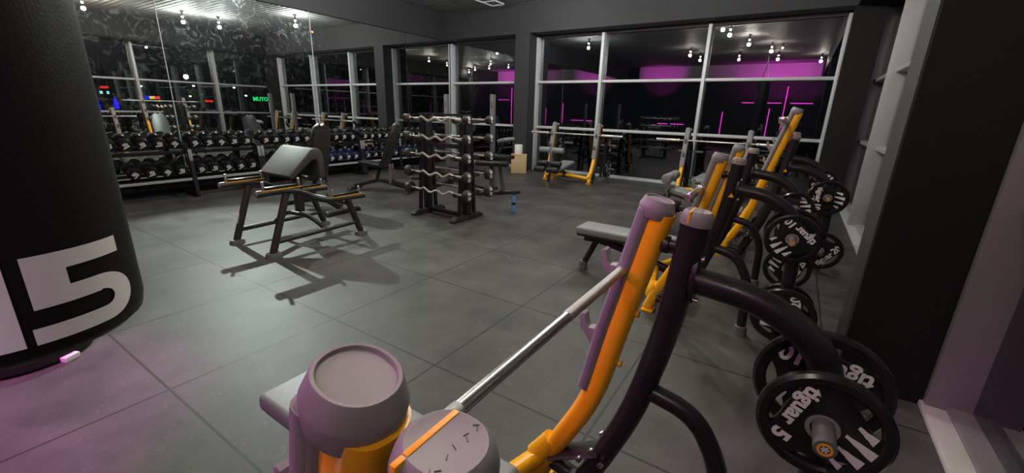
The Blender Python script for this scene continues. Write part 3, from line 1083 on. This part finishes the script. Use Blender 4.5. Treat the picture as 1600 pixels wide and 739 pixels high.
for k, z in enumerate(TZ):
    hr = 0.056 + 0.0062 * k
    for row, e in (('front', -1), ('rear', 1)):
        where = ['topmost', 'second from top', 'middle', 'second from bottom', 'lowest'][k]
        zig = row == 'front'
        t = thing('curl_bar' if zig else 'fixed_barbell',
                  '%s black-headed %s on the %s side of the barbell rack' % (where, 'zigzag curl bar' if zig else 'straight barbell', 'near' if zig else 'far'),
                  'barbell', (-4.02, 4.49 + e * 0.24, z), 0, 'fixed barbells on the rack')
        if zig:
            pts = [(-0.46, 0, 0), (-0.30, 0, 0.0), (-0.25, 0, 0.030), (-0.12, 0, -0.034), (0.0, 0, 0.020), (0.12, 0, -0.034), (0.25, 0, 0.030), (0.30, 0, 0), (0.46, 0, 0)]
            pts = [(x, -abs(zz) * 0.4, zz) for x, _, zz in pts]
            MB().tube(rounded(pts, 0.035, 5), 0.0150, 14, upv=(0, 1, 0)).build('shaft', 'bar_steel', t)
        else:
            MB().cyl((-0.46, 0, 0), (0.46, 0, 0), 0.0145, 14).build('shaft', 'bar_steel', t)
            for s in (-1, 1):
                MB().cyl((s * 0.14, 0, 0), (s * 0.34, 0, 0), 0.0155, 14).build('knurled_grip', 'knurl', t)
        for s in (-1, 1):
            hd = MB().lathe([(0.03, s * 0.490), (hr - 0.012, s * 0.494), (hr, s * 0.502), (hr, s * 0.526), (hr - 0.004, s * 0.530), (hr, s * 0.534), (hr, s * 0.562), (hr - 0.01, s * 0.572), (0.02, s * 0.572)], 28, 'X').build('head', 'rubber_brown', t)
            MB().lathe([(0.024, s * 0.455), (0.024, s * 0.492)], 16, 'X').build('collar', 'chrome', hd)
            f = hr / 0.07
            b = MB()
            for (yy, zz, l, a) in ((-0.020, 0.026, 0.018, 0.5), (-0.002, 0.032, 0.020, 0.5), (0.016, 0.030, 0.015, 0.5)):
                b.box((s * 0.5715, -0.0075, -l * 1.3), (s * 0.5745, 0.0075, l * 1.3), mtx=Matrix.Translation((0, yy * f, zz * f)) @ Matrix.Rotation(a, 4, 'X'))
            b.build('print', 'white', hd, smooth=False)
            if s > 0:
                tb = text_mb(str([10, 15, 20, 25, 30][k]), 0.052 * f, 0.0006, 0.0014)
                tb.xf(Matrix.Translation((0.5732, 0, -0.026 * f)) @ Matrix.Rotation(R(90), 4, 'Z') @ Matrix.Rotation(R(90), 4, 'X'))
                tb.build('number', 'white', hd, smooth=False)

# ------------------------------------------------------------------ bottle, box and paper roll
t = thing('water_bottle', 'small clear blue water bottle standing on the floor beside the barbell rack', 'bottle', (-3.40, 5.25, 0))
MB().lathe([(0.030, 0), (0.034, 0.006), (0.034, 0.05), (0.031, 0.06), (0.034, 0.07), (0.034, 0.10), (0.031, 0.11), (0.034, 0.12), (0.034, 0.19), (0.026, 0.235), (0.013, 0.265), (0.013, 0.285)], 24).build('body', 'bottle', t)
MB().lathe([(0.016, 0.275), (0.016, 0.30), (0.012, 0.303)], 16).build('cap', 'rubber_blue', t)
MB().lathe([(0.0348, 0.125), (0.0348, 0.165), (0.0343, 0.165), (0.0343, 0.125)], 24, closed=True).build('paper_label', 'vinyl_black', t)
t = thing('wooden_box', 'pale plywood box standing on the floor at the window pier', 'box', (-5.72, 9.02, 0), R(32))
MB().box((-0.19, -0.19, 0), (0.19, 0.19, 0.43), 0.004).build('body', 'wood', t)
MB().box((-0.195, -0.195, 0.43), (0.195, 0.195, 0.445), 0.002).build('lid', 'wood', t)
o = MB().lathe([(0.03, 0), (0.095, 0.0), (0.10, 0.008), (0.10, 0.225), (0.095, 0.235), (0.03, 0.235), (0.03, 0.0)], 32).build('paper_roll', 'paper')
o.location = (-5.74, 9.02, 0.446)
tag(o, 'white paper towel roll standing on the plywood box', 'paper roll')


# ------------------------------------------------------------------ arm curl bench in the left foreground
t = thing('arm_curl_bench', 'taupe padded arm curl bench on two side frames, standing alone on the left floor', 'weight bench', (0, 0, 0))
for x, nm in ((-4.98, 0), (-4.23, 1)):
    p = rounded([(x, 1.98, 0.655), (x, 2.36, 0.665), (x, 2.66, 0.485), (x, 3.20, 0.475)], 0.16, 8)
    tr = MB().tube(p, 0.034, 20, upv=(1, 0, 0)).build('top_rail', 'steel_brown', t)
    MB().cyl((x, 1.972, 0.655), (x, 1.982, 0.655), 0.028, 16).cyl((x, 3.198, 0.475), (x, 3.208, 0.475), 0.028, 16).build('end_cap', 'shell', tr)
    # rest strips with two pins each; the thin yellow strip is a painted highlight
    for (y0, y1, z0, z1) in ((2.06, 2.40, 0.687, 0.69), (2.80, 3.12, 0.510, 0.508)):
        st = MB().box((x - 0.028, y0, z0), (x + 0.028, y1, z0 + 0.028), 0.006).build('rest_strip', 'rubber', tr)
        MB().box((x + 0.024, y0 - 0.03, z0 - 0.006), (x + 0.031, y1 + 0.03, z0 + 0.002), 0.001).build('yellow_highlight', 'yellow', st)
        for y in (y0 - 0.012, y1 + 0.012):
            MB().cyl((x, y, z0 - 0.02), (x, y, z0 + 0.085), 0.013, 14, bev=0.003).build('pin', 'knurl', tr)
    for (ya, za, yb) in ((2.27, 0.63, 2.06), (2.97, 0.47, 3.12)):
        lg = MB().tube([(x, ya, za), (x, yb, 0.04)], 0.036, 20, upv=(1, 0, 0)).build('leg', 'steel_brown', t)
        MB().tube([(x, yb, 0.0), (x, yb, 0.012), (x, yb, 0.045)], 0.055, 20, 0.075, upv=(1, 0, 0), rs=[1, 1, 0.85], power=3).build('foot_cup', 'foot', lg)
    MB().tube([(x, 2.13, 0.15), (x, 3.07, 0.17)], 0.026, 16, upv=(1, 0, 0)).build('side_rail', 'steel_brown', t)
MB().tube(rounded([(-4.98, 2.50, 0.16), (-4.80, 2.55, 0.30), (-4.42, 2.60, 0.30), (-4.23, 2.66, 0.17)], 0.12, 6), 0.024, 16).build('cross_tube', 'steel_brown', t)
MB().tube([(-4.98, 2.95, 0.42), (-4.23, 2.95, 0.42)], 0.026, 16).build('cross_tube', 'steel_brown', t)
po = MB().box((-4.74, 2.62, 0.30), (-4.66, 2.70, 0.80), 0.006).build('pad_post', 'steel_brown', t)
MB().tube([(-4.70, 2.66, 0.72), (-4.70, 2.52, 0.80)], 0.03, 12).build('pad_bracket', 'steel_dark', po)
cs = [(2.42, 0.765), (2.435, 0.735), (2.47, 0.735), (2.70, 0.915), (2.745, 0.92), (2.76, 0.89), (2.765, 0.72), (2.785, 0.70), (2.815, 0.70), (2.835, 0.72),
      (2.835, 0.95), (2.82, 1.0), (2.78, 1.035), (2.73, 1.04), (2.69, 1.025)]
MB().prism(cs, -5.02, -4.40, 'X', 0.014).build('arm_pad', 'vinyl_brown', t)
MB().prism([(2.445, 0.775), (2.695, 1.026), (2.70, 1.030), (2.448, 0.778)], -5.0, -4.43, 'X').build('pad_seam', 'vinyl_black', t)
MB().box((-0.010, -0.0005, -0.055), (0.010, 0.0012, 0.055), mtx=Matrix.Translation((-4.972, 2.105, 0.28)) @ Matrix.Rotation(R(-17), 4, 'X') @ Matrix.Rotation(R(180), 4, 'Z')).build('sticker', 'white', t)


# ------------------------------------------------------------------ adjustable benches
def adjustable(loc, rz, label, back_deg=68):
    """seat towards local +x"""
    t = thing('adjustable_bench', label, 'weight bench', loc, rz, 'adjustable benches before the dumbbell rack')
    q = Matrix.Translation((-0.10, 0, 0.44)) @ Matrix.Rotation(R(-(180 - back_deg)), 4, 'Y')
    bk = MB().prism([(0.0, -0.15), (0.0, 0.15), (0.62, 0.15), (0.78, 0.11), (0.83, 0.04), (0.80, 0.0), (0.83, -0.04), (0.78, -0.11), (0.62, -0.15)], -0.035, 0.035, 'Z', 0.014, mtx=q)
    bk = bk.build('backrest', 'vinyl_black', t)
    MB().box((0.03, -0.13, -0.048), (0.76, 0.13, -0.034), 0.003, mtx=Matrix.Translation((-0.10, 0, 0.44)) @ Matrix.Rotation(R(-(180 - back_deg)), 4, 'Y') @ Matrix.Scale(-1, 4, (0, 0, 1))).build('back_board', 'steel_brown', bk)
    q2 = Matrix.Translation((-0.06, 0, 0.43)) @ Matrix.Rotation(R(-7), 4, 'Y')
    st = MB().box((0.0, -0.15, 0), (0.40, 0.15, 0.065), 0.02, mtx=q2, seg=3).build('seat', 'vinyl_black', t)
    MB().tube(rounded([(0.50, 0, 0.07), (0.28, 0, 0.12), (0.0, 0, 0.20), (-0.25, 0, 0.14), (-0.62, 0, 0.05)], 0.2, 6), 0.032, 14, 0.032, power=3).build('main_beam', 'steel_brown', t)
    MB().tube([(0.05, 0, 0.20), (-0.02, 0, 0.42)], 0.032, 12).build('seat_post', 'steel_dark', t)
    b = MB()
    for s in (-1, 1):
        b.box((-0.26, s * 0.05 - 0.006, 0.14), (-0.20, s * 0.05 + 0.006, 0.50), 0.002, mtx=Matrix.Rotation(R(0), 4, 'Y'))
    b.build('back_support', 'chrome', t)
    b = MB()
    for k in range(7):
        x = -0.27 - k * 0.045
        b.prism([(x, 0.155 - k * 0.012), (x - 0.022, 0.20 - k * 0.012), (x - 0.03, 0.19 - k * 0.012), (x - 0.03, 0.14 - k * 0.012)], -0.035, 0.035, 'Y')
    b.build('ladder_notches', 'steel_brown', t)
    for x, w_ in ((0.50, 0.22), (-0.62, 0.26)):
        ft = MB().tube([(x, -w_, 0.038), (x, w_, 0.038)], 0.034, 14, 0.034, power=3).build('foot_bar', 'steel_brown', t)
        for s in (-1, 1):
            MB().cyl((x, s * w_, 0.036), (x, s * (w_ + 0.03), 0.036), 0.036, 14).build('end_cap', 'foot', ft)
    MB().cyl((0.15, -0.05, 0.26), (0.15, -0.09, 0.26), 0.018, 12).build('pop_pin', 'orange', t)
    return t


adjustable((-6.32, 5.16, 0), R(180 + 25), 'black adjustable bench with upright backrest and seat towards the mirror, beside the barbell rack', 70)
adjustable((-5.92, 3.62, 0), R(180 + 2), 'black adjustable bench seen from behind the taupe arm curl pad', 76)
adjustable((-6.9, 7.1, 0), R(120), 'black flat-set adjustable bench beyond the barbell rack', 35)

# ------------------------------------------------------------------ tall post bench behind the barbell rack
t = thing('shoulder_press_bench', 'dark press bench with two tall grey posts behind the barbell rack', 'weight bench', (-5.30, 6.35, 0), 0, None)
for s in (-1, 1):
    u = MB().box((s * 0.56 - 0.035, 0.15, 0.0), (s * 0.56 + 0.035, 0.22, 1.76), 0.006).build('tall_post', 'shell_dark', t)
    MB().box((s * 0.56 + 0.030, 0.135, 1.28), (s * 0.56 - 0.030, 0.149, 1.76), 0.003).build('post_cover', 'shell', u)
    tb = text_mb('tiguar', 0.05, 0.0006, 0.0008)
    tb.xf(Matrix.Translation((s * 0.56, 0.134, 1.58)) @ Matrix.Rotation(R(90), 4, 'X') @ Matrix.Rotation(R(90), 4, 'Z'))
    tb.build('lettering', 'vinyl_black', u, smooth=False)
    MB().box((s * 0.56 - 0.04, -0.30, 0.0), (s * 0.56 + 0.04, 0.32, 0.06), 0.006).build('foot', 'steel_dark', t)
MB().box((-0.56, 0.16, 0.30), (0.56, 0.21, 0.36), 0.006).build('cross_beam', 'steel_dark', t)
MB().prism([(0.0, -0.16), (0.16, -0.16), (0.20, -0.10), (0.20, 0.10), (0.16, 0.16), (0.0, 0.16)], 0, 0.06, 'Z', 0.02, mtx=Matrix.Translation((0.95, -0.05, 0.94)) @ Matrix.Rotation(R(-14), 4, 'Y')).build('head_pad', 'vinyl', t)
MB().tube([(0.62, 0.0, 0.40), (0.98, -0.03, 0.93)], 0.026, 12).build('head_pad_arm', 'steel_brown', t)
MB().box((0.30, -0.20, 0.66), (1.16, 0.05, 0.73), 0.022, seg=3).build('bench_pad', 'vinyl_black', t)
MB().cyl((0.55, -0.30, 0.57), (1.22, -0.26, 0.60), 0.05, 20, bev=0.012).build('foam_roller', 'vinyl_black', t)
MB().tube(rounded([(0.3, 0.0, 0.62), (0.85, 0.0, 0.60), (1.02, -0.1, 0.06)], 0.1), 0.030, 12).build('frame_leg', 'steel_brown', t)
MB().tube([(0.62, -0.40, 0.04), (1.15, 0.25, 0.04)], 0.038, 14, 0.034, power=3).build('foot_bar', 'steel_brown', t)
MB().tube([(-0.56, 0.18, 0.10), (0.95, -0.05, 0.05)], 0.028, 12).build('base_beam', 'steel_dark', t)
MB().tube([(0.0, 0.1, 0.50), (0.10, 0.0, 0.70)], 0.022, 12).build('adjuster', 'yellow', t)

# ------------------------------------------------------------------ hanging bag on the left, disc base behind it
BX, BY, BR, BZ = -1.41, 0.110, 0.22, 0.972
bag = thing('boxing_bag', 'large black hanging boxing bag with white number, filling the left edge', 'boxing bag', (BX, BY, BZ))
prof = [(0.001, 0.0), (BR * 0.55, 0.004), (BR * 0.88, 0.010), (BR * 0.97, 0.028), (BR, 0.06), (BR, 1.75), (BR * 0.9, 1.83), (BR * 0.3, 1.88), (0.001, 1.88)]
MB().lathe(prof, 64).build('bag_body', 'leather', bag)
b = MB()
for a in range(4):
    an = R(a * 90 + 45)
    b.cyl((math.cos(an) * BR * 0.8, math.sin(an) * BR * 0.8, 1.84), (0, 0, 2.45), 0.008, 8)
b.cyl((0, 0, 2.45), (0, 0, CZ - BZ), 0.012, 8)
b.build('chain', 'chrome', bag)


def bag_glyph(patches, wd, ht, ang, zc, name):
    """patches: functions (u, v) -> (x, y) in a unit square, wrapped round the bag"""
    tb = bmesh.new()
    for fn, nu, nv in patches:
        g = []
        for i in range(nu + 1):
            row = []
            for j in range(nv + 1):
                x, y = fn(i / nu, j / nv)
                a = ang + (x - 0.5) * wd / BR
                row.append(tb.verts.new((math.cos(a) * (BR + 0.0025), math.sin(a) * (BR + 0.0025), zc + (y - 0.5) * ht)))
            g.append(row)
        for i in range(nu):
            for j in range(nv):
                tb.faces.new((g[i][j], g[i + 1][j], g[i + 1][j + 1], g[i][j + 1]))
    o = MB()
    o._merge(tb)
    return o.build(name, 'white', bag)


def rect(x0, y0, x1, y1):
    return (lambda u, v: (x0 + (x1 - x0) * u, y0 + (y1 - y0) * v), 14, 3)


def sector(cx, cy, rx, ry, qx, qy):
    return (lambda u, v: (cx + math.cos(R(-90 + 180 * u)) * (qx + (rx - qx) * v), cy + math.sin(R(-90 + 180 * u)) * (qy + (ry - qy) * v)), 20, 3)


a0 = math.atan2(-BY, -BX)
five = [rect(0.05, 0.80, 0.93, 1.0), rect(0.05, 0.60, 0.36, 0.80), rect(0.05, 0.40, 0.62, 0.60), rect(0.0, 0.0, 0.62, 0.19), sector(0.62, 0.30, 0.38, 0.30, 0.13, 0.11)]
bag_glyph(five, 0.195, 0.180, a0 + R(28), 0.143, 'number')
bag_glyph([rect(0.35, 0.3, 1.0, 1.0), rect(0.0, 0.0, 1.0, 0.3)], 0.085, 0.180, a0 + R(-12), 0.143, 'number')

t = thing('disc_base', 'low round black rubber base on the floor below the hanging bag', 'base', (-3.68, 0.26, 0))
MB().lathe([(0.30, 0), (0.31, 0.02), (0.30, 0.06), (0.26, 0.08), (0.12, 0.09), (0.001, 0.09)], 48).build('base_body', 'leather', t)
MB().box((-0.03, 0.30, 0.0), (0.05, 0.34, 0.03), 0.002, mtx=Matrix.Rotation(R(-62), 4, 'Z')).build('paper_tag', 'white', t)

# ------------------------------------------------------------------ outside at night
struct(MB().box((-40, -30, -0.3), (45, 45, -0.16)).build('ground', 'asphalt', smooth=False))


def sign(name, x, y, z, wy, hz, m, label, txt=None):
    t = thing(name, label, 'lit sign', (x, y, 0), 0)
    MB().box((0.05, -0.06, -0.16), (0.17, 0.06, z), 0.01).build('pole', 'lamp_metal', t)
    if txt:
        MB().box((0.0, -wy / 2, z - hz * 0.7), (0.06, wy / 2, z + hz * 0.7), 0.01).build('sign_panel', 'lamp_metal', t)
        tb = text_mb(txt, hz * 1.2, 0.01, 0.012)
        tb.xf(Matrix.Translation((-0.02, 0, z)) @ Matrix.Rotation(R(-90), 4, 'Z') @ Matrix.Rotation(R(90), 4, 'X'))
        tb.build('lettering', m, t, smooth=False)
    else:
        ms = m if isinstance(m, (list, tuple)) else [m]
        for i, mm in enumerate(ms):
            a = -wy / 2 + wy * i / len(ms)
            MB().box((-0.03, a, z - hz / 2), (0.05, a + wy / len(ms), z + hz / 2), 0.01).build('light_panel', mm, t)
    return t


SX = 11.0
sign('shop_sign', SX, 7.03, 2.04, 0.30, 0.09, 's_red', 'short red lit sign, leftmost seen in the mirror')
sign('shop_sign', SX + 0.5, 7.12, 1.80, 0.34, 0.13, 's_cyan', 'short pale cyan lit sign just under the red one in the mirror')
sign('shop_sign', SX, 8.80, 1.63, 0.66, 0.14, ['s_blue', 's_yellow', 's_red'], 'blue, yellow and red lit band seen in the mirror')
sign('shop_sign', SX, 11.4, 1.53, 0.40, 0.09, 's_red', 'low red lit sign beyond the tree, seen in the mirror')
sign('shop_sign', SX, 14.25, 1.73, 1.2, 0.26, 's_green', 'green lit letters beside the mirrored corner', 'OTUM')
for (y, z, hh, lab) in ((6.63, 1.35, 0.75, 'tall blue lit flag banner leftmost in the mirror'), (7.33, 1.33, 0.55, 'shorter blue lit flag banner in the mirror')):
    t = thing('flag_banner', lab, 'banner', (SX, y, 0), 0, 'blue banners outside')
    MB().prism([(-0.10, z - hh / 2), (0.11, z - hh / 2), (0.08, z + hh * 0.1), (0.0, z + hh / 2), (-0.07, z + hh * 0.2)], -0.02, 0.02, 'X').build('cloth', 's_blue', t)
    MB().cyl((0.05, -0.11, -0.16), (0.05, -0.11, z + hh / 2), 0.012, 8).build('pole', 'lamp_metal', t)
for i, (x, y, z) in enumerate(((SX, 8.42, 2.25), (SX, 10.75, 2.4), (SX, 10.5, 1.85), (SX, 12.8, 2.42), (SX, 7.85, 1.62), (SX, 13.4, 2.0))):
    t = thing('street_lamp', 'slim street lamp with a white lit head outside, %s from the left in the mirror' % ['second', 'fifth', 'fourth', 'sixth', 'first', 'last'][i], 'street lamp', (x, y, 0), 0, 'street lamps outside')
    MB().cyl((0, 0, -0.16), (0, 0, z - 0.05), 0.03, 10, 0.02).build('pole', 'lamp_metal', t)
    MB().box((-0.12, -0.05, z - 0.06), (0.04, 0.05, z - 0.02), 0.01).build('lamp_housing', 'lamp_metal', t)
    MB().lathe([(0.001, z - 0.13), (0.055, z - 0.115), (0.06, z - 0.08), (0.04, z - 0.055)], 14, at=(-0.05, 0, 0)).build('lamp_head', 's_white', t)
for i, (x, y) in enumerate(((10.2, 10.4), (10.2, 7.9))):
    t = thing('tree', ['round leafy tree lit by street lamps outside the right windows', 'smaller leafy tree near the blue banners outside'][i], 'tree', (x, y, -0.16), 0, 'trees outside')
    MB().tube([(0, 0, 0), (0.02, 0.01, 0.8), (0, 0.03, 1.5)], 0.05, 8, rs=[1, 0.7, 0.4]).build('trunk', 'bark', t)
    b = MB()
    rnd = random.Random(i)
    for k in range(420 - i * 150):
        th, ph, rr = rnd.uniform(0, 6.28), rnd.uniform(-1.2, 1.5), (rnd.random() ** 0.5) * (0.62 - 0.14 * i)
        c = Vector((math.cos(th) * math.cos(ph) * rr, math.sin(th) * math.cos(ph) * rr, 1.75 + math.sin(ph) * rr * 0.9))
        q = Matrix.Translation(c) @ Matrix.Rotation(rnd.uniform(0, 6.28), 4, Vector((rnd.random(), rnd.random(), rnd.random() + 0.1)).normalized())
        b.prism([(-0.06, 0), (-0.02, 0.03), (0.06, 0), (-0.02, -0.03)], -0.002, 0.002, 'Z', mtx=q)
    b.build('foliage', 'leaf', t, smooth=False)
add_light('POINT', 'street_light', (9.7, 10.0, 2.7), 60, (0.9, 1.0, 0.75), 0.1)
t = thing('billboard', 'lit teal and white billboard outside, seen in the mirrored window', 'billboard', (7.4, 17.9, 0), R(-53))
MB().cyl((0, 0, -0.16), (0, 0, 2.8), 0.08, 10).build('pole', 'lamp_metal', t)
MB().box((-1.0, -0.08, 2.7), (1.0, 0.08, 4.05), 0.02).build('panel_frame', 'lamp_metal', t)
MB().box((-0.94, -0.1, 2.76), (0.94, -0.07, 3.10)).build('picture_panel', 's_white_dim', t)
MB().box((-0.94, -0.1, 3.10), (0.94, -0.07, 3.55)).build('picture_panel', 'board', t)
MB().prism([(-0.6, 3.2), (-0.45, 3.3), (-0.5, 3.8), (-0.62, 3.4)], -0.105, -0.1).build('picture_shape', 's_cyan', t)

for o in list(COL.objects):
    if o.type == 'MESH' and o.parent is None and 'kind' not in o and 'label' not in o:
        o['kind'] = 'structure'
